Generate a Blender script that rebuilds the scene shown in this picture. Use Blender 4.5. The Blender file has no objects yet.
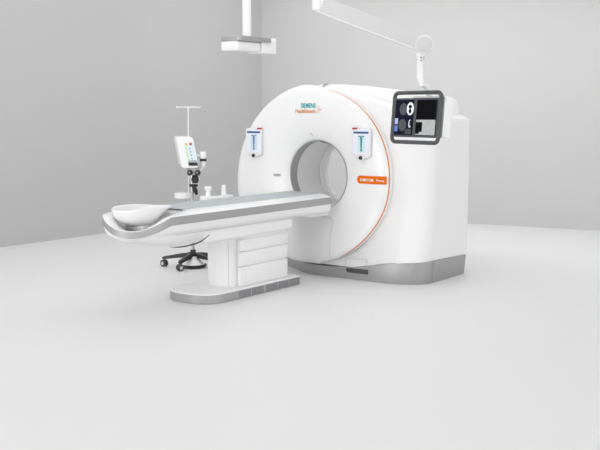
import bpy, bmesh, math
from mathutils import Vector, Matrix
PI = math.pi
C = bpy.context.scene.collection

# ------------------------------------------------------------------ camera
F_PX, PITCH, HEAD, EYE = 962.0, math.atan(115 / 962.0), math.radians(36.6), 1.68
cam_d = bpy.data.cameras.new('camera')
cam_d.sensor_width = 36.0
cam_d.lens = F_PX / 600.0 * 36.0
cam_d.clip_end = 200
cam = bpy.data.objects.new('camera', cam_d)
C.objects.link(cam)
fw = Vector((math.cos(PITCH) * math.cos(HEAD), math.cos(PITCH) * math.sin(HEAD), -math.sin(PITCH)))
cam.location = (0, 0, EYE)
cam.rotation_euler = fw.to_track_quat('-Z', 'Y').to_euler()
bpy.context.scene.camera = cam

# ------------------------------------------------------------------ world, lights, exposure
vs = bpy.context.scene.view_settings
vs.view_transform = 'Standard'
vs.look = 'None'
vs.exposure = 0.0
vs.gamma = 1.0
w = bpy.data.worlds.new('world')
bpy.context.scene.world = w
w.use_nodes = True
w.node_tree.nodes['Background'].inputs[0].default_value = (1, 1, 1, 1)
w.node_tree.nodes['Background'].inputs[1].default_value = 1.5


def area(name, loc, direction, sx, sy, power):
    d = bpy.data.lights.new(name, 'AREA')
    d.shape = 'RECTANGLE'
    d.size, d.size_y = sx, sy
    d.energy = power
    o = bpy.data.objects.new(name, d)
    C.objects.link(o)
    o.location = loc
    o.rotation_euler = Vector(direction).to_track_quat('-Z', 'Y').to_euler()
    return o


area('ceiling_softbox', (8.4, 6.4, 3.78), (0, 0, -1), 7.6, 6.6, 118)
area('added_wall_fill', (8.0, 5.6, 3.4), (1, -0.12, -0.30), 7.0, 0.7, 44).data.spread = math.radians(105)  # added area light without a fixture, brightens the right wall
area('added_side_fill', (4.5, -4.5, 2.0), (0, 1, 0), 9.0, 3.4, 76)  # added fill from the near side, lifts the scanner flank and left wall
area('added_front_fill', (-3.2, 7.4, 2.1), (1, -0.02, -0.02), 4.6, 3.2, 178)  # added light, no window here; favours the right wall and scanner front

# ------------------------------------------------------------------ materials
MATS = {}


def mat(name, col, rough=0.5, metal=0.0, noise=0.0, scale=30.0, emit=0.0, coat=0.0, stretch=None, spec=0.5):
    if name in MATS:
        return MATS[name]
    m = bpy.data.materials.new(name)
    m.use_nodes = True
    nt = m.node_tree
    b = nt.nodes['Principled BSDF']
    b.inputs['Base Color'].default_value = (*col, 1)
    b.inputs['Roughness'].default_value = rough
    b.inputs['Metallic'].default_value = metal
    b.inputs['Specular IOR Level'].default_value = spec
    if coat:
        b.inputs['Coat Weight'].default_value = coat
        b.inputs['Coat Roughness'].default_value = 0.15
    if noise:
        tc = nt.nodes.new('ShaderNodeTexCoord')
        n = nt.nodes.new('ShaderNodeTexNoise')
        n.inputs['Scale'].default_value = scale
        n.inputs['Detail'].default_value = 3
        src = tc.outputs['Object']
        if stretch:
            mp = nt.nodes.new('ShaderNodeMapping')
            mp.inputs['Scale'].default_value = stretch
            nt.links.new(src, mp.inputs['Vector'])
            src = mp.outputs['Vector']
        nt.links.new(src, n.inputs['Vector'])
        r = nt.nodes.new('ShaderNodeMapRange')
        r.inputs['To Min'].default_value = 1 - noise
        r.inputs['To Max'].default_value = 1 + noise
        nt.links.new(n.outputs['Fac'], r.inputs['Value'])
        mx = nt.nodes.new('ShaderNodeMix')
        mx.data_type = 'RGBA'
        mx.blend_type = 'MULTIPLY'
        mx.inputs['Factor'].default_value = 1
        mx.inputs['A'].default_value = (*col, 1)
        nt.links.new(r.outputs['Result'], mx.inputs['B'])
        nt.links.new(mx.outputs['Result'], b.inputs['Base Color'])
    if emit:
        b.inputs['Emission Color'].default_value = (*col, 1)
        b.inputs['Emission Strength'].default_value = emit
    MATS[name] = m
    return m


WHITE = mat('white_plastic', (0.87, 0.87, 0.87), 0.38, noise=0.01, scale=4, spec=0.4)
GLOSS = mat('glossy_white_plastic', (0.87, 0.87, 0.87), 0.25, noise=0.01, scale=4)
SOFTGREY = mat('light_grey_plastic', (0.60, 0.60, 0.60), 0.45, noise=0.01, scale=6)
SEAM = mat('seam_grey', (0.35, 0.35, 0.36), 0.7, noise=0.02)
SILVER = mat('satin_silver', (0.40, 0.40, 0.40), 0.42, metal=0.45, noise=0.03, scale=60, stretch=(1, 1, 8))
DARKSILVER = mat('dark_silver', (0.26, 0.26, 0.27), 0.45, metal=0.3, noise=0.03, scale=40)
ORANGE = mat('orange_paint', (0.80, 0.150, 0.001), 0.6, noise=0.02, spec=0.12)
TEAL = mat('teal_ink', (0.02, 0.40, 0.42), 0.6, noise=0.02)
ARC = mat('pale_orange_line', (0.74, 0.25, 0.07), 0.6, noise=0.02, spec=0.15)
ORANGEINK = mat('orange_ink', (0.74, 0.27, 0.06), 0.6, noise=0.02)
WHITEINK = mat('white_ink', (0.9, 0.88, 0.85), 0.6, noise=0.01)
MAT = mat('grey_blue_vinyl', (0.45, 0.49, 0.515), 0.5, noise=0.03, scale=120)
BLACK = mat('black_plastic', (0.018, 0.018, 0.02), 0.4, noise=0.05)
CHAR = mat('charcoal_plastic', (0.075, 0.078, 0.082), 0.45, noise=0.05)
CHROME = mat('chrome', (0.6, 0.6, 0.6), 0.2, metal=0.9, noise=0.02)
FLOOR = mat('pale_resin_floor', (0.84, 0.84, 0.84), 0.42, noise=0.008, scale=0.7, spec=0.3)
WALL = mat('light_grey_wall_paint', (0.535, 0.535, 0.535), 0.85, noise=0.012, scale=1.5)
CEIL = mat('white_ceiling_paint', (0.8, 0.8, 0.8), 0.9, noise=0.01, scale=1.5)

# ------------------------------------------------------------------ helpers


def loft(bm, rings, closed=True, cap0=False, cap1=False):
    vr = [[bm.verts.new(p) for p in r] for r in rings]
    for a, b in zip(vr, vr[1:]):
        n = len(a)
        for i in range(n if closed else n - 1):
            j = (i + 1) % n
            try:
                bm.faces.new((a[i], a[j], b[j], b[i]))
            except ValueError:
                pass
    if cap0:
        bm.faces.new(vr[0][::-1])
    if cap1:
        bm.faces.new(vr[-1])
    return vr


def box(bm, x0, x1, y0, y1, z0, z1, bev=0.0, seg=3):
    t = bmesh.new()
    bmesh.ops.create_cube(t, size=1)
    for v in t.verts:
        v.co = Vector((x0 + (v.co.x + .5) * (x1 - x0), y0 + (v.co.y + .5) * (y1 - y0), z0 + (v.co.z + .5) * (z1 - z0)))
    if bev:
        bmesh.ops.bevel(t, geom=t.edges[:], offset=bev, segments=seg, profile=0.5, affect='EDGES')
    merge(bm, t)


def merge(bm, t, M=None):
    if M is not None:
        t.transform(M)
    me = bpy.data.meshes.new('tmp')
    t.to_mesh(me)
    t.free()
    bm.from_mesh(me)
    bpy.data.meshes.remove(me)


def frame(N):
    N = Vector(N).normalized()
    up = Vector((0, 0, 1)) if abs(N.z) < 0.95 else Vector((1, 0, 0))
    U = up.cross(N).normalized()
    return U, N.cross(U).normalized(), N


def lathe(bm, prof, base, axis=(0, 0, 1), n=32, cap=True):
    """prof = [(radius, height along axis)]"""
    U, V, N = frame(axis)
    b = Vector(base)
    rings = [[b + N * h + (U * math.cos(2 * PI * i / n) + V * math.sin(2 * PI * i / n)) * max(r, 1e-4) for i in range(n)] for r, h in prof]
    loft(bm, rings, True, cap, cap)


def tube(bm, pts, r, n=12, closed=False, cap=True):
    pts = [Vector(p) for p in pts]
    rr = r if isinstance(r, (list, tuple)) else [r] * len(pts)
    rings = []
    U = None
    for i, p in enumerate(pts):
        if closed:
            d = pts[(i + 1) % len(pts)] - pts[i - 1]
        else:
            d = pts[min(i + 1, len(pts) - 1)] - pts[max(i - 1, 0)]
        d.normalize()
        if U is None:
            U, V, _ = frame(d)
        else:
            U = (U - d * U.dot(d)).normalized()
            V = d.cross(U)
        rings.append([p + (U * math.cos(2 * PI * k / n) + V * math.sin(2 * PI * k / n)) * rr[i] for k in range(n)])
    if closed:
        rings.append(rings[0])
    loft(bm, rings, True, cap and not closed, cap and not closed)
    if closed:
        bmesh.ops.remove_doubles(bm, verts=bm.verts[:], dist=1e-6)


def rrect(w, h, r, n=6):
    """rounded rectangle outline, centred, counter-clockwise"""
    out = []
    for cx, cy, a0 in ((w / 2 - r, h / 2 - r, 0), (-w / 2 + r, h / 2 - r, 90), (-w / 2 + r, -h / 2 + r, 180), (w / 2 - r, -h / 2 + r, 270)):
        for k in range(n + 1):
            a = math.radians(a0 + 90 * k / n)
            out.append((cx + r * math.cos(a), cy + r * math.sin(a)))
    return out


def slab(bm, outline, f, d0, d1, bev=0.0):
    """extrude a 2-D outline; f(u, v, d) gives the 3-D point; bev shrinks the d1 rim"""
    cx = sum(p[0] for p in outline) / len(outline)
    cy = sum(p[1] for p in outline) / len(outline)

    def shrink(k):
        res = []
        for u, v in outline:
            du, dv = u - cx, v - cy
            L = math.hypot(du, dv) or 1
            res.append((u - du / L * k, v - dv / L * k))
        return res
    rings = [[f(u, v, d0) for u, v in outline]]
    if bev:
        s = 1 if d1 > d0 else -1
        rings.append([f(u, v, d1 - s * bev) for u, v in outline])
        rings.append([f(u, v, d1 - s * bev * .3) for u, v in shrink(bev * .3)])
        rings.append([f(u, v, d1) for u, v in shrink(bev)])
    else:
        rings.append([f(u, v, d1) for u, v in outline])
    loft(bm, rings, True, True, True)


def wloc(o):
    v = Vector((0, 0, 0))
    while o is not None:
        v += o.location
        o = o.parent
    return v


def obj(name, bm, m, parent=None, smooth=40, label=None):
    bmesh.ops.recalc_face_normals(bm, faces=bm.faces[:])
    off = wloc(parent) if parent else None
    me = bpy.data.meshes.new(name)
    if off is not None:
        for v in bm.verts:
            v.co -= off
        loc = Vector((0, 0, 0))
    else:
        lo = Vector([min(v.co[i] for v in bm.verts) for i in range(3)])
        hi = Vector([max(v.co[i] for v in bm.verts) for i in range(3)])
        loc = Vector(((lo.x + hi.x) / 2, (lo.y + hi.y) / 2, lo.z))
        for v in bm.verts:
            v.co -= loc
    bm.to_mesh(me)
    bm.free()
    if smooth:
        me.polygons.foreach_set('use_smooth', [True] * len(me.polygons))
        me.set_sharp_from_angle(angle=math.radians(smooth))
    me.materials.append(m)
    o = bpy.data.objects.new(name, me)
    C.objects.link(o)
    o.location = loc
    o.parent = parent
    if label:
        o['label'] = label
    return o


def thing(name, label, cat, loc, group=None):
    o = bpy.data.objects.new(name, None)
    o.empty_display_size = 0.1
    C.objects.link(o)
    o.location = loc
    o['label'] = label
    o['category'] = cat
    if group:
        o['group'] = group
    return o


def tag(o, label, cat, group=None):
    o['label'] = label
    o['category'] = cat
    if group:
        o['group'] = group
    return o


def struct(name, bm, m):
    o = obj(name, bm, m, None, 0)
    o['kind'] = 'structure'
    return o


def text_bm(s, size, f, depth=0.001, align='LEFT', bold=0.0):
    """text laid on a surface; f(u, v, d) maps text plane to 3-D"""
    cu = bpy.data.curves.new('t', 'FONT')
    cu.body = s
    cu.size = size
    cu.align_x = align
    cu.offset = bold
    cu.extrude = depth
    o = bpy.data.objects.new('t', cu)
    C.objects.link(o)
    bpy.context.view_layer.update()
    me = bpy.data.meshes.new_from_object(o.evaluated_get(bpy.context.evaluated_depsgraph_get()))
    bm = bmesh.new()
    bm.from_mesh(me)
    for v in bm.verts:
        v.co = f(v.co.x, v.co.y, v.co.z)
    bpy.data.objects.remove(o)
    bpy.data.curves.remove(cu)
    bpy.data.meshes.remove(me)
    return bm


def sm(t):
    t = max(0.0, min(1.0, t))
    return t * t * (3 - 2 * t)


def lerp(a, b, t):
    return a + (b - a) * t


# ------------------------------------------------------------------ the room
X0, X1, Y0, Y1, ZC =  -4.0, 13.0, -6.0, 9.96, 3.85
for nm, b, m in (('floor', (X0, X1, Y0, Y1, -0.1, 0), FLOOR), ('wall_left', (X0 - .1, X1 + .1, Y1, Y1 + .1, -.1, ZC + .1), WALL),
                 ('wall_right', (X1, X1 + .1, Y0 - .1, Y1, -.1, ZC + .1), WALL),
                 ('ceiling', (X0, X1, Y0, Y1, ZC, ZC + .1), CEIL)):
    bm = bmesh.new()
    box(bm, *b)
    if nm == 'wall_right':              # this wall stands a little off square
        for v in bm.verts:
            v.co.x += 12.36 - X1 + (9.97 - v.co.y) * 0.165
    if nm in ('floor', 'ceiling'):
        for v in bm.verts:
            if v.co.x > 0:
                v.co.x += 2.2
    struct(nm, bm, m)

# ------------------------------------------------------------------ the scanner gantry
YC, ZB = 5.735, 1.012           # bore axis
RB = 0.357                      # bore radius
gantry = thing('ct_scanner_gantry', 'large white ring-shaped scanner body with a round bore, orange arc and silver skirt', 'scanner', (8.45, YC, 0))


def warp(x, y, z):
    k = max(0.0, min(1.0, (8.6 - x) / 0.5))
    x += k * (-0.115 * sm((0.8 - z) / 0.65) + 0.50 * sm((y - 5.80) / 0.9) * sm((0.8 - z) / 0.6))
    return Vector((x, y, z))


def ray_rho(inside, th):
    c, s = math.cos(th), math.sin(th)
    lo, hi = 0.0, 3.0
    for _ in range(40):
        mid = (lo + hi) / 2
        if inside(mid * c, ZB + mid * s):
            lo = mid
        else:
            hi = mid
    return lo


def arch(wd, h, zc=0.90, zbot=0.12):
    return lambda dy, z: abs(dy) <= wd and z >= zbot and (z <= zc or (dy / wd) ** 2 + ((z - zc) / h) ** 2 <= 1)


def shoulder(dy, z):
    a = abs(dy) / 1.25
    return a <= 1 and 0.12 <= z <= 1.905 - 0.315 * a ** 1.6


NTH = 288
TH = [2 * PI * (i + .5) / NTH for i in range(NTH)]      # angle in (-Y, Z): 0 = image right


def hull_outline(sgn_blend=True):
    """matching point lists (dy towards image right, z): front arch and rear shoulder outline"""
    fo, bo = [], []
    w0, zc0, h0 = 1.05, 0.895, 1.058
    for i in range(16):                                  # right flank
        z = lerp(.12, zc0, i / 16)
        fo.append((w0, z))
        bo.append((1.25, z))
    for i in range(121):                                 # over the top
        a = math.radians(180 * i / 120)
        c, sn = math.cos(a), math.sin(a)
        fo.append((w0 * c, zc0 + h0 * sn))
        d = 1.12 * c
        left = (d, zc0 + 1.04 * sn)
        if a < math.radians(40):
            k = a / math.radians(40)
            right = (1.25, lerp(zc0, 1.59, k))
        else:
            dd = 1.25 * c / math.cos(math.radians(40))
            right = (dd, 1.905 - .315 * (abs(dd) / 1.25) ** 1.6)
        t = sm((math.degrees(a) - 78) / 40)
        bo.append((lerp(right[0], left[0], t), lerp(right[1], left[1], t)))
    for i in range(16):
        z = lerp(zc0, .12, (i + 1) / 16)
        fo.append((-w0, z))
        bo.append((-1.12, z))
    for i in range(1, 24):                               # underside
        fo.append((lerp(-w0, w0, i / 24), .12))
        bo.append((lerp(-1.12, 1.25, i / 24), .12))
    return fo, bo


FO, BO = hull_outline()


def skirt_top(x, y):
    return .108 + .117 * sm((5.38 - y) / .85) - .02 * sm((x - 8.2) / .7) * sm((5.0 - y) / .4)


def hring(x, sx, k):
    out = []
    for (da, za), (db, zb) in zip(FO, BO):
        d, z = lerp(da, db, sx), lerp(za, zb, sx)
        z2 = .12 if z < .1201 else .9 + (z - .9) * k
        out.append(warp(x, YC - d * k, max(skirt_top(x, YC - d * k) - .004, z2)))
    return out


def hcirc(r, x):
    out = []
    for d, z in FO:
        t = math.atan2(z - ZB, d)
        out.append(Vector((x, YC - r * math.cos(t), ZB + r * math.sin(t))))
    return out


def crown(dy, x):
    """height of the arch crown"""
    return .895 + 1.058 * math.sqrt(max(0.0, 1 - (dy / 1.05) ** 2))


def circ(r, x):
    return [ring_pt(t, r, x) for t in TH]


def ring_pt(th, rho, x):
    return Vector((x, YC - rho * math.cos(th), ZB + rho * math.sin(th)))


bm = bmesh.new()
rings = [hcirc(0.5, 8.055), hring(8.05, 0, .90)]
for a in range(0, 91, 6):
    sa = math.sin(math.radians(a))
    rings.append(hring(8.05 + .24 * (1 - math.cos(math.radians(a))), sa, .95 + .05 * sm(a / 36)))
rings += [hring(8.6, 1, 1), hring(8.90, 1, 1), hring(8.95, 1, .995), hring(8.97, 1, .98), hring(8.972, 1, .95), hcirc(.53, 8.972)]
loft(bm, rings)
housing = obj('housing', bm, WHITE, gantry, 30)

# round front cover with the flared bore mouth


def left_rho(th):
    # distance from the bore axis to a circle of radius 1.0 centred lower down
    c, s = math.cos(th), math.sin(th)
    R, dz = 1.045, -0.108
    return s * dz + math.sqrt(max(0, R * R - (dz * c) ** 2))


def cover_rho(th):
    k = sm((0.22 - math.cos(th)) / 0.45)
    r = lerp(0.882, left_rho(th), k)
    if math.sin(th) < 0:
        r = min(r, (ZB - 0.125) / max(1e-3, -math.sin(th)))
    return r


# (fraction from mouth 0 to rim 1, x)
PROF = [(0.0, 8.06), (0.002, 8.035), (0.04, 8.016), (0.10, 7.999), (0.18, 7.981), (0.28, 7.964), (0.40, 7.950), (0.52, 7.942), (0.62, 7.940), (0.78, 7.945), (0.90, 7.953), (0.955, 7.963), (0.985, 7.977), (1.0, 8.0)]


def prof_x(fr):
    for (a, xa), (b, xb) in zip(PROF, PROF[1:]):
        if a <= fr <= b:
            return lerp(xa, xb, (fr - a) / (b - a))
    return PROF[-1][1]


def face(y, z, lift=0.0):
    """point on the front cover at (y, z), lifted towards the room"""
    dy, dz = YC - y, z - ZB
    r, th = math.hypot(dy, dz), math.atan2(dz, dy)
    fr = (r - RB) / (cover_rho(th) - RB)
    p = warp(prof_x(max(0, min(1, fr))), y, z)
    p.x -= lift
    return p


bm = bmesh.new()
rings = []
for fr, x in PROF:
    rings.append([warp(*ring_pt(t, lerp(RB, cover_rho(t), fr), x)) for t in TH])
rings.append([warp(*ring_pt(t, cover_rho(t), 8.062)) for t in TH])
loft(bm, rings)
cover = obj('front_cover', bm, GLOSS, gantry, 50)

# orange arc on the right rim
bm = bmesh.new()
pts = []
for i in range(70):
    th = math.radians(lerp(-64, 79, i / 69))
    r = cover_rho(th)
    p = warp(*ring_pt(th, r - .002, 7.992))
    pts.append(p)
tube(bm, pts, [0.0068 * min(1, .35 + i / 12, .45 + (69 - i) / 40) for i in range(70)], 8)
obj('accent_arc', bm, ARC, gantry, label='orange arc along the right edge of the front cover')

# name tag reaching in from the arc
bm = bmesh.new()
zt0, zt1, yl, yr = 0.962, 1.040, 5.204, YC - 0.879
hh, zm = (zt1 - zt0) / 2, (zt0 + zt1) / 2
top, bot, topb, botb = [], [], [], []
cols = []
for i in range(9):
    a = PI / 2 * i / 8
    cols.append((yl - hh * (1 - math.cos(a)), hh * math.sin(a)))
cols = [(yl - hh + hh * math.cos(PI / 2 * i / 8), max(hh * math.sin(PI / 2 * i / 8), 1e-4)) for i in range(9)]
cols += [(lerp(yl - hh, yr, i / 12), hh) for i in range(1, 13)]
rows = []
for v in (-1, -.5, 0, .5, 1):
    rows.append([face(y, zm + v * h, 0.006) for y, h in cols])
back = [[face(y, zm + v * h, -0.004) for y, h in cols] for v in (-1, 1)]
loft(bm, [back[0]] + rows + [back[1]], closed=False)
name_tag = obj('name_tag', bm, ORANGE, gantry, label='orange name tag with white lettering')


def tagplane(y, z, x):
    return lambda u, v, d: Vector((x - d, y - u, z + v))


def face_plane(y, z, lift):
    return lambda u, v, d: face(y - u, z + v, lift + d)


def squeeze(f, k):
    return lambda u, v, d: f(u * k, v, d)


obj('lettering', text_bm('SOMATOM', .038, squeeze(face_plane(5.164, .986, .008), .86), .0006, bold=.0008), WHITEINK, name_tag, 0)
obj('lettering', text_bm('Force', .038, squeeze(face_plane(4.971, .986, .008), .92), .0006, bold=.0004), WHITEINK, name_tag, 0)

# maker's mark above the bore
obj('teal_lettering', text_bm('SIEMENS', .064, squeeze(face_plane(5.698, 1.703, .004), .78), .0006, 'RIGHT', bold=.0012), TEAL, gantry, 0, 'teal lettering above the bore')
obj('orange_lettering', text_bm('Healthineers', .058, squeeze(face_plane(5.698, 1.650, .004), .86), .0006, 'RIGHT', bold=.0005), ORANGEINK, gantry, 0, 'orange lettering above the bore')
bm = bmesh.new()
for k, (du, dv, r) in enumerate([(0, 1, .0042), (.9, .55, .0046), (1.8, .0, .0052), (.9, -.55, .0046), (0, -1, .0042), (.3, 0, .003), (1.0, 0, .0035), (.1, .45, .003), (.1, -.45, .003), (2.5, 0.0, .0045)]):
    u, v = du * .017, dv * .03
    slab(bm, [(r * math.cos(2 * PI * i / 12), r * math.sin(2 * PI * i / 12)) for i in range(12)], face_plane(5.676 - u, 1.686 + v, .003), -.004, .0008)
obj('dot_mark', bm, ORANGEINK, gantry, 0, 'small orange arrow of dots beside the lettering')

# bore: silver ring, white line, liner, rear mouth
bm = bmesh.new()
loft(bm, [circ(RB + .001, 8.03), circ(RB - .004, 8.034), circ(RB - .004, 8.150), circ(RB + .004, 8.152)])
bore_ring = obj('bore_ring', bm, SILVER, gantry, label='satin silver ring just inside the bore')
bm = bmesh.new()
loft(bm, [circ(RB + .004, 8.150), circ(RB - .009, 8.152), circ(RB - .009, 8.166), circ(RB + .004, 8.168)])
obj('bore_bead', bm, GLOSS, gantry)
bm = bmesh.new()
loft(bm, [circ(RB - .002, 8.166), circ(RB - .002, 8.57)])
obj('bore_liner', bm, WHITE, gantry)
bm = bmesh.new()
loft(bm, [circ(RB + .004, 8.555), circ(RB - .032, 8.560), circ(RB - .040, 8.572), circ(RB - .036, 8.62), circ(RB - .01, 8.69), circ(.39, 8.75), circ(.43, 8.84), circ(.48, 8.91), circ(.53, 8.972), circ(.545, 8.975)])
obj('rear_bore_mouth', bm, GLOSS, gantry)
# dark laser window at the top of the silver ring
bm = bmesh.new()
rows = []
for x in (8.055, 8.12, 8.15):
    rows.append([ring_pt(math.radians(lerp(66, 92, i / 10)), RB - .009 - .004 * math.sin(PI * i / 10), x) for i in range(11)])
loft(bm, rows, False)
obj('laser_window', bm, BLACK, gantry, label='black window at the top of the bore')
# short grey groove above the bore mouth
bm = bmesh.new()
tube(bm, [face(lerp(5.806, 5.765, t), lerp(1.452, 1.405, t), -.001) for t in (0, .25, .5, .75, 1)], [.004, .007, .007, .006, .003], 8)
obj('mouth_groove', bm, SOFTGREY, gantry)
# grey microphone slot left of the bore
bm = bmesh.new()
slab(bm, rrect(.088, .033, .016, 6), face_plane(6.225, 1.002, 0), -.004, .003, .002)
slot = obj('microphone_slot', bm, SOFTGREY, gantry, label='grey oval slot left of the bore')
bm = bmesh.new()
slab(bm, rrect(.068, .016, .0079, 6), face_plane(6.225, 1.002, .003), -.003, .0006)
obj('slot_mesh', bm, SEAM, slot)

# upper housing behind the arch
bm = bmesh.new()


def uring(x, w_, dz, k=0.0):
    pts = []
    ztop = lambda d: 1.922 + dz - (.10 * (-d / 1.15) ** 2.2 if d < 0 else 1.955 - crown(d, 0) + .02 * sm(d / .1))
    W = w_ - k
    WL = .60 * W
    r = .05
    n = 40
    # d runs from the image-right side (-W) to the other, narrower side (+WL)
    pts.append((-W - .01, 1.40))
    zr, zl = ztop(-W) - k, ztop(WL) - k
    for i in range(6):
        a = math.radians(180 - 90 * i / 5)
        pts.append((-W + r + r * math.cos(a), zr - r + r * math.sin(a)))
    for i in range(1, n):
        d = lerp(-W + r, WL - r, i / n)
        pts.append((d, ztop(d) - k))
    for i in range(6):
        a = math.radians(90 - 90 * i / 5)
        pts.append((WL - r + r * math.cos(a), zl - r + r * math.sin(a)))
    pts.append((WL + .01, 1.40))
    return [Vector((x, YC + d, z)) for d, z in pts]


# front of it tapers into the arch top
stations = [(8.10, .30, .018, 0), (8.16, .62, .012, 0), (8.24, .92, .004, 0), (8.34, 1.10, -.004, 0), (8.48, 1.165, -.012, 0), (8.86, 1.155, -.034, 0), (8.90, 1.155, -.036, .012), (8.915, 1.155, -.036, .035)]
loft(bm, [uring(*s) for s in stations], closed=False, cap0=True, cap1=True)
obj('upper_housing', bm, WHITE, gantry, 35)

# cap strip at the crown with its two end seams
for yy in (5.97, 5.685):
    bm = bmesh.new()
    dy = YC - yy
    zc_ = crown(dy, 0)
    tube(bm, [(8.03, yy, zc_ - .052), (8.045, yy - .002, zc_ - .032), (8.062, yy - .006, zc_ - .018), (8.10, yy - .01, zc_ - .010), (8.13, yy - .012, zc_ - .008)], [.003, .007, .009, .008, .004], 6)
    obj('crown_seam', bm, SEAM, gantry)

# seam of the panel under the bore
bm = bmesh.new()
loc_pts = [(5.905, .592), (5.70, .600), (5.56, .600), (5.51, .592), (5.478, .565), (5.47, .52), (5.462, .35), (5.455, .15)]
dense = []
for (ya, za), (yb, zb) in zip(loc_pts, loc_pts[1:]):
    for k in range(5):
        dense.append((lerp(ya, yb, k / 5), lerp(za, zb, k / 5)))
tube(bm, [face(y, z, 0.0) for y, z in dense], .0035, 6)
obj('panel_seam', bm, SOFTGREY, gantry)

# silver skirt
bm = bmesh.new()
plan = []


def arc_pts(cx, cy, rx, ry, a0, a1, n):
    return [(cx + rx * math.cos(math.radians(lerp(a0, a1, i / n))), cy + ry * math.sin(math.radians(lerp(a0, a1, i / n)))) for i in range(n + 1)]


plan += [(8.945, 6.86), (8.90, 6.90)]
plan += [(8.75, 6.90), (8.62, 6.86), (8.50, 6.72), (8.36, 6.52), (8.20, 6.25), (8.06, 6.02), (7.98, 5.90), (7.935, 5.80), (7.915, 5.68)]
plan += [(7.908, 5.5), (7.908, 5.2), (7.912, 5.0)]
plan += arc_pts(8.20, 4.90, .288, .425, 180, 270, 14)[1:]
plan += [(8.55, 4.473), (8.90, 4.479), (8.945, 4.52)]


def prim(z, k, top=False):
    cx, cy = 8.45, 5.73
    out = []
    for x, y in plan:
        zt = skirt_top(x, y)
        out.append(Vector((x - (x - cx) * k, y - (y - cy) * k, zt + z if top else z)))
    return out


loft(bm, [prim(0.0, .016), prim(.012, .012), prim(-.008, 0, True), prim(0, .005, True), prim(.002, .10, True)], True, True, False)
skirt = obj('base_skirt', bm, SILVER, gantry, 35, 'satin silver skirt along the floor')
bm = bmesh.new()
tube(bm, [(8.205, 4.472, .004), (8.2045, 4.4695, .215)], .003, 6)
obj('skirt_joint', bm, SEAM, skirt)
bm = bmesh.new()
tube(bm, [(7.913, 5.318, .004), (7.9085, 5.318, .103)], .003, 6)
obj('skirt_joint', bm, SEAM, skirt)
# hatch with a dark slot at the skirt
bm = bmesh.new()
pth = [(7.928, 5.322, .13), (7.935, 5.322, .20), (7.938, 5.312, .206), (7.936, 5.08, .212), (7.934, 5.068, .206), (7.922, 5.067, .16), (7.914, 5.066, .142)]
tube(bm, pth, .0022, 6)
hatch = obj('service_hatch', bm, SOFTGREY, gantry)
bm = bmesh.new()
slab(bm, [(-.128, .018), (.128, .018), (.128, -.028), (-.105, -.028), (-.128, -.014)][::-1], tagplane(5.168, .097, 7.9085), -.012, .0035)
obj('dark_slot', bm, CHAR, hatch)


# ------------------------------------------------------------------ two control tablets hanging on the front cover
def tablet(y, z, label, tab_side):
    t = thing('control_tablet', label, 'tablet', (7.94, y, z - .15), 'control tablets on the scanner front')
    x = min(face(y - .1, z).x, face(y + .1, z).x, face(y, z).x, face(y, z + .14).x, face(y, z - .14).x) - .003
    P = tagplane(y, z, x)
    W, H = .212, .292
    outline = [(W / 2, H / 2 - .012), (W / 2 - .012, H / 2), (-W / 2 + .012, H / 2), (-W / 2, H / 2 - .012), (-W / 2, -H / 2 + .03), (-W / 2 + .012, -H / 2 + .012),
               (-.03, -H / 2 - .012), (0, -H / 2 - .02), (.03, -H / 2 - .012), (W / 2 - .012, -H / 2 + .012), (W / 2, -H / 2 + .03)]
    bm = bmesh.new()
    slab(bm, outline, P, 0, .026, .005)
    obj('case', bm, mat('tablet_white', (.80, .80, .81), .4, noise=.01), t, 30)
    bm = bmesh.new()
    slab(bm, [(u, v) for u, v in rrect(W - .03, H - .055, .006, 3)], lambda u, v, d: P(u, v + .012, d), .024, .0275)
    scr = obj('screen', bm, mat('lavender_screen', (.72, .74, .84), .3, noise=.01, emit=.12), t, 30)
    bm = bmesh.new()
    slab(bm, rrect(W - .036, .02, .004, 3), lambda u, v, d: P(u, v + .104, d), .027, .0285)
    obj('header_bar', bm, mat('navy_ink', (.035, .09, .24), .4, noise=.02, emit=.1), scr, 0)
    bm = bmesh.new()
    slab(bm, rrect(.084, .166, .003, 2), lambda u, v, d: P(u + .004, v - .004, d), .027, .0282)
    obj('picture', bm, mat('pale_picture' + tab_side, (.55, .68, .75) if tab_side == 'L' else (.52, .74, .70), .4, noise=.08, scale=30, emit=.1), scr, 0)
    bm = bmesh.new()
    slab(bm, [(.012, .055), (.016, .068), (-.016, .068), (-.012, .055), (-.007, -.06), (-.018, -.072), (.018, -.072), (.007, -.06)], lambda u, v, d: P(u + .004, v - .006, d), .028, .0288)
    slab(bm, rrect(.075, .008, .002, 2), lambda u, v, d: P(u + .004, v + .068, d), .028, .0288)
    obj('scanner_icon', bm, mat('slate_ink' + tab_side, (.10, .20, .34) if tab_side == 'L' else (.05, .20, .27), .4, noise=.04), scr, 0)
    bm = bmesh.new()
    s = 1 if tab_side == 'L' else -1
    slab(bm, rrect(.058, .018, .006, 4), lambda u, v, d: P(u + s * .074, v + H / 2 - .003, d), .004, .030, .003)
    obj('red_tab', bm, mat('red_plastic', (.52, .035, .03), .4, noise=.02), t, 30, 'small red tab on the top edge')
    bm = bmesh.new()
    lathe(bm, [(.019, 0), (.019, .012), (.015, .019), (.006, .021)], P(-.002, -H / 2 + .004, .022), (-1, 0, 0), 20)
    k = obj('knob', bm, BLACK, t, 40, 'black round knob')
    bm = bmesh.new()
    slab(bm, rrect(.10, .16, .01, 3), P, .0005, .002)
    obj('mount', bm, WHITE, t)
    return t


tablet(6.487, 1.343, 'white tablet on the scanner front left of the bore, red tab at its right corner', 'L')
tablet(5.135, 1.357, 'white tablet on the scanner front right of the bore, near the orange arc', 'R')

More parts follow.
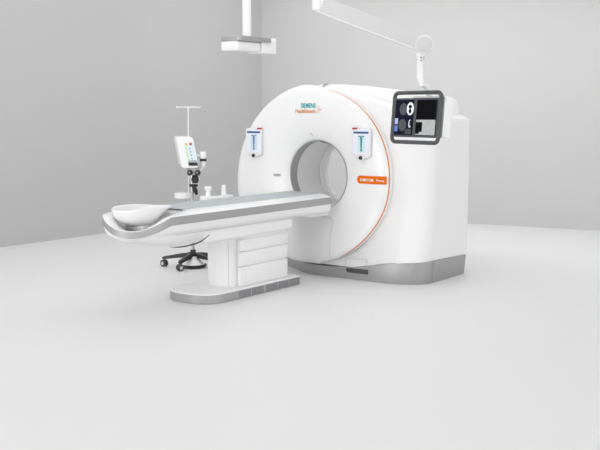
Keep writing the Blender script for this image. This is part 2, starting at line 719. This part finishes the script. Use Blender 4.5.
# ------------------------------------------------------------------ patient table
HW, TY = 0.325, 5.775
table = thing('patient_table', 'long white patient table with silver edge stripe on a pedestal', 'examination table', (6.7, TY, 0))
XN, XS, XE = 5.25, 5.60, 7.87


NOSE_Z = [(-90, .782), (-75, .752), (-60, .719), (-45, .694), (-30, .686), (-15, .692), (0, .713), (15, .748), (30, .780), (45, .794), (60, .796), (75, .792), (90, .784)]


def zmid(a):
    """height of the edge round the nose; a = -90 near side .. 90 far side"""
    i = max(0, min(11, int((a + 90) // 15)))
    p = [NOSE_Z[max(0, min(12, j))][1] for j in (i - 1, i, i + 1, i + 2)]
    t = (a - NOSE_Z[i][0]) / 15
    return p[1] + .5 * t * (p[2] - p[0] + t * (2 * p[0] - 5 * p[1] + 4 * p[2] - p[3] + t * (3 * (p[1] - p[2]) + p[3] - p[0])))


NOSE = 28


def outline(inset, xe=XE):
    """near side first (from gantry end), round the nose, back along the far side"""
    pts = []
    hw = HW - inset
    for i in range(20):
        pts.append((lerp(xe, XS, i / 20), TY - hw, -90))
    ln = XS - XN - inset
    for i in range(NOSE + 1):
        a = math.radians(-90 + 180 * i / NOSE)
        pts.append((XS - ln * math.cos(a), TY + hw * math.sin(a), math.degrees(a)))
    for i in range(1, 21):
        pts.append((lerp(XS, xe, i / 20), TY + hw, 90))
    return pts


def tring(inset, dz, xe=XE):
    out = []
    for x, y, a in outline(inset, xe):
        zm = zmid(a)
        d = dz(x, zm) if callable(dz) else dz * lerp(.80, 1.06, sm((abs(a) - 40) / 45))
        out.append(Vector((x, y, zm + d)))
    return out


def strip_cap(bm, vr):
    n = len(vr)
    for i in range(n // 2):
        a, b, c, d = vr[i], vr[i + 1], vr[n - 2 - i], vr[n - 1 - i]
        try:
            bm.faces.new((a, b, c, d) if len({a, b, c, d}) == 4 else tuple(dict.fromkeys((a, b, c, d))))
        except ValueError:
            pass


# upper tray, white: shoulder, rim and hull below the stripe
bed = lambda x, zm: lerp(.655 - zm, .064, sm((x - 5.60) / .32))
bm = bmesh.new()
r1 = [tring(.15, bed), tring(.105, lambda x, zm: lerp(.016, .062, sm((x - 5.56) / .32))), tring(.06, lambda x, zm: lerp(.030, .050, sm((x - 5.56) / .32))), tring(.018, .038), tring(.004, .033)]
vr = loft(bm, r1, closed=False)
strip_cap(bm, vr[0])
obj('table_top', bm, GLOSS, table, 60)
bm = bmesh.new()


def hullz(dz0, zb0, xn):
    return dz0


under = lambda k: (lambda x, zm: -lerp(.032, zm - lerp(.655, .625, sm((x - 7.45) / .2)), k))
r2 = [tring(.004, -.031), tring(.012, under(.25)), tring(.022, under(.6)), tring(.04, under(.9)), tring(.07, under(1.0))]
vr = loft(bm, r2, closed=False)
strip_cap(bm, vr[-1])
for ringset in (vr,):
    loop = [r[0] for r in ringset] + [r[-1] for r in reversed(ringset)]
    bm.faces.new(loop)
obj('table_hull', bm, WHITE, table, 60)
bm = bmesh.new()
vr = loft(bm, [tring(.006, .0335), tring(-.001, .031), tring(-.002, 0), tring(-.001, -.031), tring(.006, -.0335)], closed=False)
loop = [r[0] for r in vr] + [r[-1] for r in reversed(vr)]
bm.faces.new(loop)
obj('edge_stripe', bm, SILVER, table, 60, 'satin silver stripe round the table edge')
# end wall of the tray towards the bore
bm = bmesh.new()
sec = [(TY - HW + .004, .815), (TY - HW + .06, .832), (TY - .19, .844), (TY + .19, .844), (TY + HW - .06, .832), (TY + HW - .004, .815), (TY + HW - .004, .75), (TY + HW - .07, .63), (TY - HW + .07, .63), (TY - HW + .004, .75)]
loft(bm, [[Vector((x, lerp(TY, y, k), z)) for y, z in sec] for x, k in ((7.86, 1), (7.885, .985), (7.892, .96))], True, True, True)
obj('end_cap', bm, GLOSS, table, 30)
# mattress
bm = bmesh.new()
mp = []
sec = []
mw = .192
xs = [5.90, 5.905, 5.92, 5.96] + [lerp(6.0, 7.84, i / 20) for i in range(21)] + [7.86, 7.868]
rows = []
for x in xs:
    e = max(0, 1 - (x - 5.90) / .06) if x < 5.96 else max(0, (x - 7.84) / .028)
    ww = mw - .03 * e ** 2
    zt = .860 - .012 * e ** 2
    row = []
    for k in range(17):
        u = -1 + k / 8
        zz = zt - .004 * (1 - u * u)
        if abs(u) > .99:
            zz = .838
        row.append(Vector((x, TY + ww * (u if abs(u) < .99 else u * 1.01), zz)))
    rows.append(row)
loft(bm, rows, False)
bmesh.ops.contextual_create(bm, geom=[])
obj('mattress', bm, MAT, table, 50, 'grey-blue mattress strip')
# nose cover below the tray
bm = bmesh.new()
rings = []
for k, (ins, zf) in enumerate(((.02, 0), (.035, .35), (.06, .7), (.10, .93), (.15, 1.0))):
    ring = []
    for x, y, a in outline(ins, 6.06):
        zt = zmid(a) - .03
        zb = lerp(.622, .552, sm((x - 5.30) / .42))
        zb = min(zb, zt - .02)
        ring.append(Vector((x, y, lerp(zt, zb, zf))))
    rings.append(ring)
vr = loft(bm, rings, closed=False)
strip_cap(bm, vr[-1])
bm.faces.new([r[0] for r in vr] + [r[-1] for r in reversed(vr)])
nose = obj('nose_cover', bm, WHITE, table, 60)
bm = bmesh.new()
tube(bm, [(5.62, 5.50, .566), (5.72, 5.488, .556), (5.80, 5.484, .556), (5.90, 5.480, .562), (5.97, 5.474, .578), (6.02, 5.470, .600), (6.07, 5.470, .625)], [.002, .006, .007, .007, .006, .004, .003], 8)
obj('cover_gap', bm, CHAR, nose, label='dark curved gap under the nose')
bm = bmesh.new()
tube(bm, [(5.66, 5.468, .664), (6.5, 5.466, .664), (7.3, 5.466, .664), (7.86, 5.466, .664)], .0035, 6)
obj('hull_seam', bm, SOFTGREY, table)
# carriage under the tray
bm = bmesh.new()
box(bm, 6.03, 7.285, 5.492, 6.06, .548, .66, .03, 4)
obj('carriage', bm, WHITE, table)

def stadium(xl, xr, yn, yf, rl, rr, z, k=0.0):
    pts = []
    for cx, cy, r, a0 in ((xl + rl, yf - rl, rl, 90), (xl + rl, yn + rl, rl, 180), (xr - rr, yn + rr, rr, 270), (xr - rr, yf - rr, rr, 0)):
        for i in range(13):
            a = math.radians(a0 + 90 * i / 12)
            pts.append(Vector((cx + (r - k) * math.cos(a), cy + (r - k) * math.sin(a), z)))
    return pts


bm = bmesh.new()
loft(bm, [stadium(6.495, 7.265, 5.552, 6.0, .222, .05, z, k) for z, k in ((.083, 0), (.50, 0), (.53, -.012), (.555, -.03))], True, True, True)
column = obj('column', bm, WHITE, table, 40)
for z0, z1 in ((.092, .268), (.276, .404), (.412, .515)):
    bm = bmesh.new()
    box(bm, 6.56, 7.262, 5.541, 5.575, z0, z1, .004, 2)
    obj('side_panel', bm, WHITE, column, 40)
bm = bmesh.new()
for th in (212, 250):
    a = math.radians(th)
    x, y = 6.717 + .2225 * math.cos(a), 5.774 + .2225 * math.sin(a)
    tube(bm, [(x, y, .09), (x, y, .50)], .002, 6)
obj('column_seam', bm, SOFTGREY, column)

bm = bmesh.new()
loft(bm, [stadium(6.06, 7.405, 5.487, 6.065, .22, .03, z, k) for z, k in ((0, .006), (.006, 0), (.074, 0), (.0785, .004))], True, True, True)
base = obj('base_plate', bm, SILVER, table, 35, 'silver-sided base plate')
bm = bmesh.new()
loft(bm, [stadium(6.06, 7.405, 5.487, 6.065, .22, .03, z, k) for z, k in ((.0775, .003), (.084, .006), (.087, .012))], True, True, True)
obj('base_top', bm, WHITE, base, 35, 'white top of the base')
for xa, xb in ((6.478, 6.640), (6.655, 6.825), (6.862, 7.035), (7.050, 7.205), (7.220, 7.375)):
    bm = bmesh.new()
    box(bm, xa, xb, 5.4845, 5.50, .008, .072, .001, 1)
    obj('kick_panel', bm, DARKSILVER, base, 40, 'dark grey panel on the base side')

# ------------------------------------------------------------------ head holder on the nose
hh_ = thing('head_holder', 'white scooped head holder lying in the nose end of the patient table', 'headrest', (5.55, TY, .70))
bm = bmesh.new()


def bowl(k, inner):
    """k 0 rim .. 1 bottom"""
    ring = []
    n = 56
    for i in range(n):
        a = 2 * PI * i / n
        ca, sa = math.cos(a), math.sin(a)
        # plan: blunt at the nose end (-x), pointed towards the mattress (+x)
        lx = .275 if ca < 0 else .31
        px = 5.585 + lx * (abs(ca) ** (.85 if ca < 0 else 1.0)) * (1 if ca > 0 else -1)
        wy = .185 * (abs(sa) ** .8) * (1 if sa > 0 else -1)
        if ca > 0:
            wy *= 1 - .35 * ca
        rimz = .887 - .020 * sm(max(0, px - 5.62) / .30) - .018 * sm(max(0, 5.42 - px) / .12)
        s = math.cos(k * PI / 2) ** .55
        zb = .728 + .123 * sm((px - 5.52) / .34)
        th = .014 if inner else 0
        x = 5.585 + (px - 5.585) * s * (1 - th * 3) + (0.02 * k)
        y = TY + wy * s * (1 - th * 6)
        z = rimz - (rimz - zb) * math.sin(k * PI / 2) ** 1.15 + th * k
        ring.append(Vector((x, y, z)))
    return ring


ks = [0, .12, .25, .4, .55, .7, .82, .92, .985]
rings = [bowl(k, True) for k in reversed(ks)]
lip = [Vector((p.x, p.y, p.z + .006)) for p in [(a + b) / 2 for a, b in zip(bowl(0, True), bowl(0, False))]]
rings.append(lip)
rings += [bowl(k, False) for k in ks]
loft(bm, rings, True, True, True)
obj('cradle', bm, GLOSS, hh_, 70)
bm = bmesh.new()
box(bm, 5.485, 5.60, 5.665, 5.885, .660, .742, .012, 3)
obj('foot', bm, GLOSS, hh_)
bm = bmesh.new()
box(bm, 5.37, 5.47, 5.60, 5.93, .650, .700, .008, 2)
obj('gap_shade', bm, CHAR, table, label='dark block standing in for the shaded gap under the head holder')  # dark block put in for the shade in the gap below the cradle

# ------------------------------------------------------------------ tray with two containers on the far table edge
bm = bmesh.new()
box(bm, 6.735, 7.125, 6.10, 6.18, .828, .859, .006, 3)
tray = obj('accessory_tray', bm, GLOSS, table, label='white tray clamped to the far edge')
bm = bmesh.new()
box(bm, 6.732, 6.85, 6.097, 6.182, .826, .869, .006, 3)
obj('tray_block', bm, GLOSS, tray)
bm = bmesh.new()
lathe(bm, [(.024, 0), (.022, .028), (.021, .044), (.023, .052), (.034, .064), (.037, .077), (.032, .088), (.018, .092)], (6.80, 6.139, .869), n=28)
b1 = obj('container', bm, GLOSS, None)
tag(b1, 'white container with a bulbous top on the left end of the white tray', 'container')
bm = bmesh.new()
lathe(bm, [(.026, 0), (.024, .03), (.019, .098), (.016, .100)], (7.025, 6.139, .859), n=28)
b2 = obj('container', bm, GLOSS, None)
tag(b2, 'plain slim white cylinder on the right half of the white tray', 'container')

# ------------------------------------------------------------------ contrast injector on its wheeled stand
IX, IY = 7.553, 7.045
inj = thing('contrast_injector', 'white contrast injector on a thin pole with black five-legged wheeled base', 'medical injector', (IX, IY, 0))
for k in range(5):
    a = math.radians(125 + 72 * k)
    d = Vector((math.cos(a), math.sin(a), 0))
    R = .315
    s = Vector((-d.y, d.x, 0))
    bm = bmesh.new()
    rings = []
    for r, wd, zt, zb in ((.03, .034, .150, .105), (.12, .030, .146, .102), (.22, .024, .128, .094), (R, .020, .112, .082), (R + .02, .012, .106, .086)):
        c = Vector((IX, IY, 0)) + d * r
        rings.append([c - s * wd + Vector((0, 0, zb)), c + s * wd + Vector((0, 0, zb)), c + s * wd * .8 + Vector((0, 0, zt)), c - s * wd * .8 + Vector((0, 0, zt))])
    loft(bm, rings, True, True, True)
    leg = obj('leg', bm, BLACK, inj, 60)
    bm = bmesh.new()
    c = Vector((IX, IY, 0)) + d * R
    ax = (s * .8 + d * .6).normalized()
    for sg in (-1, 1):
        lathe(bm, [(.012, -.009), (.036, -.009), (.038, 0), (.036, .009), (.012, .009)], c + ax * sg * .017 + Vector((0, 0, .038)), ax, 24)
    tube(bm, [c + Vector((0, 0, .04)), c + Vector((0, 0, .095))], .010, 10)
    cs = obj('caster', bm, CHAR, leg, 50)
    for sg in (-1, 1):
        bm = bmesh.new()
        lathe(bm, [(.006, -.004), (.018, -.004), (.018, .004), (.006, .004)], c + ax * sg * .028 + Vector((0, 0, .038)), ax, 16)
        obj('wheel_cap', bm, SOFTGREY, leg)
bm = bmesh.new()
lathe(bm, [(.050, .095), (.052, .13), (.040, .150), (.030, .158), (.028, .185), (.022, .187)], (IX, IY, 0), n=28)
obj('hub', bm, BLACK, inj)
bm = bmesh.new()
lathe(bm, [(.10, .012), (.135, .014), (.142, .024), (.138, .036), (.10, .040)], (IX - .03, IY - .03, 0), n=40)
ring_o = obj('weight_plate', bm, BLACK, inj)
bm = bmesh.new()
lathe(bm, [(.06, .03), (.126, .036), (.10, .06), (.05, .10), (.05, .12)], (IX - .03, IY - .03, 0), n=40)
obj('plate_cover', bm, WHITE, inj)
bm = bmesh.new()
tube(bm, [(IX, IY, .18), (IX, IY, 1.02)], .017, 14)
obj('post', bm, CHROME, inj)
# image-right direction and viewing direction at the stand, used to turn the head a little
RT = Vector((.62, -.785, 0)).normalized()
FR = Vector((-.785, -.62, 0)).normalized()      # towards the front of the injector head


def ip(u, v, f):
    """u right of the post, v height, f forward"""
    return Vector((IX, IY, 0)) + RT * u + FR * f + Vector((0, 0, v))


bm = bmesh.new()
tube(bm, [ip(-.042, .68, -.02), ip(-.034, 1.71, -.02)], .0065, 10)
rod = obj('drip_rod', bm, GLOSS, inj)
bm = bmesh.new()
tube(bm, [ip(-.160, 1.722, -.02), ip(-.146, 1.704, -.02), ip(-.126, 1.710, -.02), ip(.066, 1.710, -.02), ip(.086, 1.704, -.02), ip(.100, 1.722, -.02)], .006, 8)
for u in (-.146, .086):
    tube(bm, [ip(u, 1.704, -.05), ip(u, 1.704, .01)], .005, 8)
obj('hook_bar', bm, GLOSS, rod)
# round shelf
bm = bmesh.new()
lathe(bm, [(.02, -.03), (.085, -.03), (.097, -.022), (.097, .022), (.090, .030), (.02, .030)], ip(-.092, .772, .02), n=36)
obj('round_shelf', bm, GLOSS, inj)
# clamp and knobs on the post
bm = bmesh.new()
lathe(bm, [(.012, -.04), (.034, -.03), (.042, 0), (.034, .03), (.012, .05)], ip(.035, .945, .03), n=20)
obj('knob', bm, BLACK, inj)
bm = bmesh.new()
tube(bm, [ip(-.03, .88, .02), ip(.06, .88, .02)], .014, 10)
tube(bm, [ip(.015, .875, .03), ip(.035, .83, .035), ip(.05, .785, .03)], [.020, .025, .015], 10)
obj('clamp', bm, BLACK, inj)
bm = bmesh.new()
tube(bm, [ip(.05, 1.03, 0), ip(.075, .95, 0), ip(.06, .86, 0), ip(.03, .80, 0)], .008, 8)
tube(bm, [ip(-.03, 1.03, 0), ip(-.02, .97, 0), ip(0, .92, 0)], .012, 8)
obj('bracket', bm, GLOSS, inj)
# head: tilted white body with slanted front
bm = bmesh.new()
body_rings = []
for f_, k, ush in ((-.13, .80, -.055), (-.12, .90, -.05), (-.09, .97, -.035), (.06, 1.0, .0), (.082, .98, .006), (.09, .93, .008)):
    ring = []
    for u, v in rrect(.185 * k, .33 * k, .03 * k, 5):
        ring.append(ip(u + ush - .045 - (v) * .20, 1.232 + v + (.01 if f_ < 0 else 0), f_ - v * .12))
    body_rings.append(ring)
loft(bm, body_rings, True, True, True)
head = obj('injector_head', bm, GLOSS, inj, 40)
hp = lambda u, v, d: ip(u + .014 - .02 - v * .20, 1.232 + v, .09 + d - v * .12)
bm = bmesh.new()
slab(bm, rrect(.098, .24, .008, 3), lambda u, v, d: hp(u, v - .012, d), -.002, .003)
scr = obj('screen', bm, mat('pale_screen', (.62, .72, .76), .3, noise=.03, emit=.15), head, 0)
bm = bmesh.new()
slab(bm, rrect(.098, .036, .004, 2), lambda u, v, d: hp(u + .004, v - .118, d), 0, .005)
obj('display_bar', bm, BLACK, scr, 0)
bm = bmesh.new()
slab(bm, rrect(.026, .026, .010, 3), lambda u, v, d: hp(u - .026, v + .092, d), 0, .006)
obj('yellow_button', bm, mat('yellow_plastic', (.75, .62, .10), .4, noise=.02), head, 0)
bm = bmesh.new()
slab(bm, rrect(.028, .026, .010, 3), lambda u, v, d: hp(u + .020, v + .092, d), 0, .006)
obj('red_button', bm, mat('button_red', (.55, .04, .04), .4, noise=.02), head, 0)
for v in (.045, .01, -.025, -.06):
    bm = bmesh.new()
    slab(bm, rrect(.011, .013, .003, 2), lambda u, w_, d: hp(u + .004, w_ + v, d), .002, .0045)
    obj('display_symbol', bm, mat('symbol_blue', (.10, .20, .34), .5, noise=.02), scr, 0)
for u0 in (-.03, -.012, .006, .024, .040):
    bm = bmesh.new()
    slab(bm, rrect(.012, .014, .002, 2), lambda u, w_, d: hp(u + u0, w_ - .088, d), .002, .0045)
    obj('display_symbol', bm, mat('symbol_blue', (.10, .20, .34), .5, noise=.02), scr, 0)
bm = bmesh.new()
slab(bm, rrect(.022, .17, .004, 2), lambda u, v, d: hp(u - .036, v - .0, d), .002, .004)
obj('display_column', bm, mat('pale_green', (.55, .72, .50), .5, noise=.1, scale=25, emit=.1), scr, 0)
# syringe ports below the head
for u in (-.038, .044):
    bm = bmesh.new()
    lathe(bm, [(.030, -.03), (.030, .006), (.027, .010), (.018, .010)], ip(u + .02, 1.018, .06), FR, 24)
    port = obj('syringe_port', bm, BLACK, inj, 50)
    bm = bmesh.new()
    lathe(bm, [(.010, .006), (.010, .013), (.004, .014)], ip(u + .014, 1.022, .06), FR, 16)
    obj('port_core', bm, SEAM, port)
bm = bmesh.new()
for u in (-.035, .045):
    tube(bm, [ip(u - .02, 1.068, .06), ip(u + .01, 1.078, .06), ip(u + .035, 1.076, .06)], [.006, .012, .006], 10)
obj('clip', bm, CHAR, inj)
bm = bmesh.new()
box(bm, 0, 1, 0, 1, 0, 1)
for v in bm.verts:
    v.co = ip(lerp(-.055, .075, v.co.x), lerp(1.0, 1.10, v.co.z), lerp(-.05, .04, v.co.y))
bmesh.ops.bevel(bm, geom=bm.edges[:], offset=.012, segments=3, affect='EDGES')
obj('port_block', bm, SOFTGREY, inj)
# side module
bm = bmesh.new()
lathe(bm, [(.020, -.13), (.030, -.12), (.030, -.075), (.034, -.07), (.034, .03), (.030, .036)], ip(.122, 1.205, .02), n=20)
mod = obj('side_module', bm, GLOSS, inj)
bm = bmesh.new()
lathe(bm, [(.0355, -.066), (.0365, -.064), (.0365, -.040), (.0355, -.038)], ip(.122, 1.205, .02), n=20)
obj('black_band', bm, BLACK, mod)
bm = bmesh.new()
tube(bm, [ip(.05, 1.19, -.01), ip(.12, 1.19, .0)], .02, 10)
obj('module_arm', bm, GLOSS, mod)
bm = bmesh.new()
tube(bm, [ip(.122, 1.09, .02), ip(.09, 1.035, .02), ip(.05, 1.02, .01)], .012, 8)
obj('module_arm', bm, GLOSS, mod)

# ------------------------------------------------------------------ ceiling pendant
PX, PY, PZ = 6.60, 5.583, 2.27           # near corner of its plate, underside
pen = thing('ceiling_pendant', 'white pole hanging from the ceiling with a grey plate and white boxes', 'ceiling mount', (6.85, 5.70, ZC))
bm = bmesh.new()
plan_p = [(PX + .2 + u, PY + .11 + v) for u, v in rrect(.47, .235, .035, 6)]
plan_p = [(x + .05, y) for x, y in plan_p]
loft(bm, [[Vector((x, y, z)) for x, y in plan_p] for z in (2.293, 2.297, 2.331, 2.335)], True, True, True)
obj('plate', bm, SILVER, pen, 35, 'satin grey plate')
bm = bmesh.new()
tube(bm, [(6.82, 5.665, 2.33), (6.82, 5.665, ZC)], .040, 28)
obj('pole', bm, GLOSS, pen)
bm = bmesh.new()
lathe(bm, [(.11, -.06), (.11, 0)], (6.82, 5.665, ZC), n=32)
obj('ceiling_flange', bm, GLOSS, pen)
bm = bmesh.new()
box(bm, 6.612, 6.945, 5.60, 5.80, 2.205, 2.294, .02, 4)
obj('lower_box', bm, GLOSS, pen)
bm = bmesh.new()
box(bm, 6.955, 7.17, 5.595, 5.77, 2.195, 2.340, .012, 3)
obj('end_box', bm, GLOSS, pen)

# ------------------------------------------------------------------ ceiling monitor arm
def pix(x, y, X):
    """a world point seen in that direction, on the plane x = X (used once, to lay out real geometry)"""
    rt = Vector((math.sin(HEAD), -math.cos(HEAD), 0))
    upv = rt.cross(fw)
    r = fw * F_PX + rt * (x - 300) + upv * (225 - y)
    return Vector((0, 0, EYE)) + r * (X / r.x)


MC = Vector((7.485, 4.281, 1.614))
boom = thing('ceiling_monitor_arm', 'white jointed ceiling arm carrying a dark-framed twin monitor beside the scanner', 'monitor arm', (6.75, 5.02, ZC))
hd = math.radians(29.9)
fwl = Vector((math.cos(hd), math.sin(hd), 0))
rtl = Vector((math.sin(hd), -math.cos(hd), 0))
yaw, pit = math.radians(46), math.radians(5)
NH = -fwl * math.cos(yaw) - rtl * math.sin(yaw)
MU = rtl * math.cos(yaw) - fwl * math.sin(yaw)
MN = NH * math.cos(pit) + Vector((0, 0, math.sin(pit)))
MV = Vector((0, 0, math.cos(pit))) - NH * math.sin(pit)
mp_ = lambda u, v, d: MC + MU * u + MV * v + MN * d
MW, MH = .62, .475
# elbow, arm
EL = MC + Vector((-.02, -.06, 0))
EL = pix(424.5, 45, 7.40)
PV = pix(321, 5, 6.98)
SD = Vector((-.83, -.55, -.05)).normalized()     # side of the arm that faces the room
AD = (PV - EL).normalized()
SD = (SD - AD * SD.dot(AD)).normalized()
AU = AD.cross(SD)
if AU.z < 0:
    AU = -AU
bm = bmesh.new()
rings = []
for t, hgt, thk in ((.02, .066, .045), (.1, .070, .05), (.5, .072, .052), (.9, .075, .054), (1.0, .07, .052)):
    c = EL + (PV - EL) * t
    rings.append([c + AU * (v * hgt * 2) + SD * (d * thk * 2) for v, d in rrect(1, 1, .24, 5)])
loft(bm, rings, True, True, True)
obj('arm_beam', bm, GLOSS, boom, 40)
bm = bmesh.new()
rings = []
for d, k in ((.0, 1), (.058, 1), (.060, .97)):
    ring = []
    for t, v in ((.04, -.050), (.98, -.056), (.98, .0745), (.04, .069)):
        ring.append(EL + (PV - EL) * t + AU * v * k + SD * d)
    rings.append(ring)
loft(bm, rings, True, True, True)
obj('side_cover', bm, SOFTGREY, boom, 30, 'light grey side cover of the arm')
bm = bmesh.new()
lathe(bm, [(.074, -.06), (.080, -.05), (.080, .058), (.075, .066)], EL, SD, 40)
elbow = obj('elbow_joint', bm, GLOSS, boom)
bm = bmesh.new()
lathe(bm, [(.071, .060), (.071, .070), (.066, .073)], EL, SD, 40)
obj('joint_cap', bm, SOFTGREY, elbow)
bm = bmesh.new()
lathe(bm, [(.060, -.055), (.068, -.05), (.068, .05), (.060, .054)], PV, SD, 36)
obj('shoulder_joint', bm, GLOSS, boom)
bm = bmesh.new()
cx = PV - Vector((math.sin(HEAD), -math.cos(HEAD), 0)) * .040 - Vector((fw.x, fw.y, 0)) * .04
lathe(bm, [(.030, -.052), (.038, -.045), (.040, .02), (.040, ZC - cx.z - .05), (.14, ZC - cx.z - .045), (.14, ZC - cx.z)], cx, n=32)
obj('ceiling_column', bm, GLOSS, boom)
# down tube
bm = bmesh.new()
a0 = pix(420.5, 56, 7.40)
a1 = pix(420, 77, 7.40)
a2 = pix(422, 84, 7.41)
a3 = mp_(.085, .27, -.02)
a4 = mp_(.10, .16, -.06)
a5 = mp_(.10, .05, -.08)
tube(bm, [EL + Vector((0, 0, -.05)), a0, a1, a2, a3, a4, a5], [.032, .030, .032, .030, .024, .026, .03], 16)
obj('down_tube', bm, GLOSS, boom, 50)
bm = bmesh.new()
lathe(bm, [(.036, -.02), (.038, -.015), (.038, .015), (.036, .02)], a0, n=24)
obj('collar', bm, GLOSS, boom)
for q, X in (((415.5, 48.5), 7.36), ((421, 57.5), 7.365), ((424.0, 57.5), 7.365), ((421, 60.5), 7.367)):
    bm = bmesh.new()
    lathe(bm, [(.007, -.01), (.007, .01), (.003, .011)], pix(*q, X), (-.83, -.55, 0), 12)
    obj('bolt', bm, SEAM, boom)
# monitor
bm = bmesh.new()
path = [mp_(u, v, .0) for u, v in rrect(MW - .036, MH - .036, .045, 6)]
n = len(path)
rings = []
tube_pts = path
tube(bm, tube_pts, 0.018, 12, closed=True)
fr_o = obj('monitor_frame', bm, CHAR, boom, 60, 'dark grey rounded frame')
bm = bmesh.new()
slab(bm, rrect(MW - .06, .345, .008, 3), lambda u, v, d: mp_(u, v - .002, d), -.035, .008)
pan = obj('monitor_panel', bm, CHAR, boom, 30, 'dark grey panel holding both screens')
bm = bmesh.new()
slab(bm, rrect(.40, .36, .02, 4), lambda u, v, d: mp_(u + .105, v + .01, d), -.13, -.034)
obj('rear_housing', bm, GLOSS, boom, 30, 'white housing behind the panel')


def pane(u0, u1, v0, v1, name, m, parent, d=.008, t=.002, r=.003):
    bm = bmesh.new()
    slab(bm, rrect(u1 - u0, v1 - v0, min(r, (u1 - u0) / 2.1, (v1 - v0) / 2.1), 4), lambda u, v, dd: mp_((u + (u0 + u1) / 2) * 1.12, (v + (v0 + v1) / 2) * .90, dd), d - .002, d + t)
    return obj(name, bm, m, parent, 0)


NAVY = mat('dark_navy_screen', (.004, .005, .020), .5, noise=.05, emit=.2, spec=.12)
BLK = mat('black_screen', (.002, .002, .003), .5, noise=.05, spec=.08)
SCAN = mat('grey_scan_image', (.075, .078, .088), .5, noise=.8, scale=70, emit=.2, spec=.2)
SCANW = mat('white_scan_image', (.75, .75, .77), .4, noise=.1, scale=70, emit=.3)
PANEL = mat('speckled_control_pane', (.36, .37, .37), .4, noise=.75, scale=90, emit=.35)
BLUE = mat('blue_screen_button', (.10, .20, .55), .4, noise=.05, emit=.3)
PBLUE = mat('pale_blue_screen_button', (.35, .45, .65), .4, noise=.05, emit=.3)
s1 = pane(-.232, -.022, -.175, .172, 'left_screen', NAVY, pan)
s2 = pane(.010, .232, -.175, .172, 'right_screen', NAVY, pan)


def oval(cu, cv, ru, rv, name, m, parent, d=.0105):
    bm = bmesh.new()
    slab(bm, [(ru * math.cos(2 * PI * i / 28), rv * math.sin(2 * PI * i / 28)) for i in range(28)], lambda u, v, dd: mp_((u + cu) * 1.12, (v + cv) * .90, dd), d - .002, d + .001)
    return obj(name, bm, m, parent, 0)


oval(-.140, .080, .043, .060, 'scan_image', SCAN, s1)
oval(-.062, .085, .040, .064, 'scan_image', SCANW, s1)
oval(-.062, .105, .018, .018, 'scan_shadow', BLK, s1, .012)
oval(-.062, .062, .014, .024, 'scan_shadow', BLK, s1, .012)
oval(-.140, -.078, .046, .060, 'scan_image', SCAN, s1)
oval(-.056, -.062, .014, .040, 'scan_image', SCANW, s1)
oval(-.050, -.058, .009, .030, 'scan_shadow', NAVY, s1, .012)
pane(-.105, -.035, -.165, -.115, 'scan_image', mat('dim_scan_image', (.05, .05, .055), .4, noise=.6, scale=60, emit=.2), s1, .0095)
pane(-.228, -.194, -.068, -.010, 'control_button', PBLUE, s1, .0095)
pane(-.228, -.194, -.140, -.082, 'control_button', BLUE, s1, .0095)
pane(.016, .216, -.015, .166, 'image_pane', BLK, s2, .0095)
pane(.016, .226, -.170, -.022, 'control_pane', PANEL, s2, .0095)
pane(.018, .085, -.140, -.045, 'image_pane', BLK, s2, .0115)
pane(.018, .055, -.160, -.125, 'image_pane', BLK, s2, .0116)
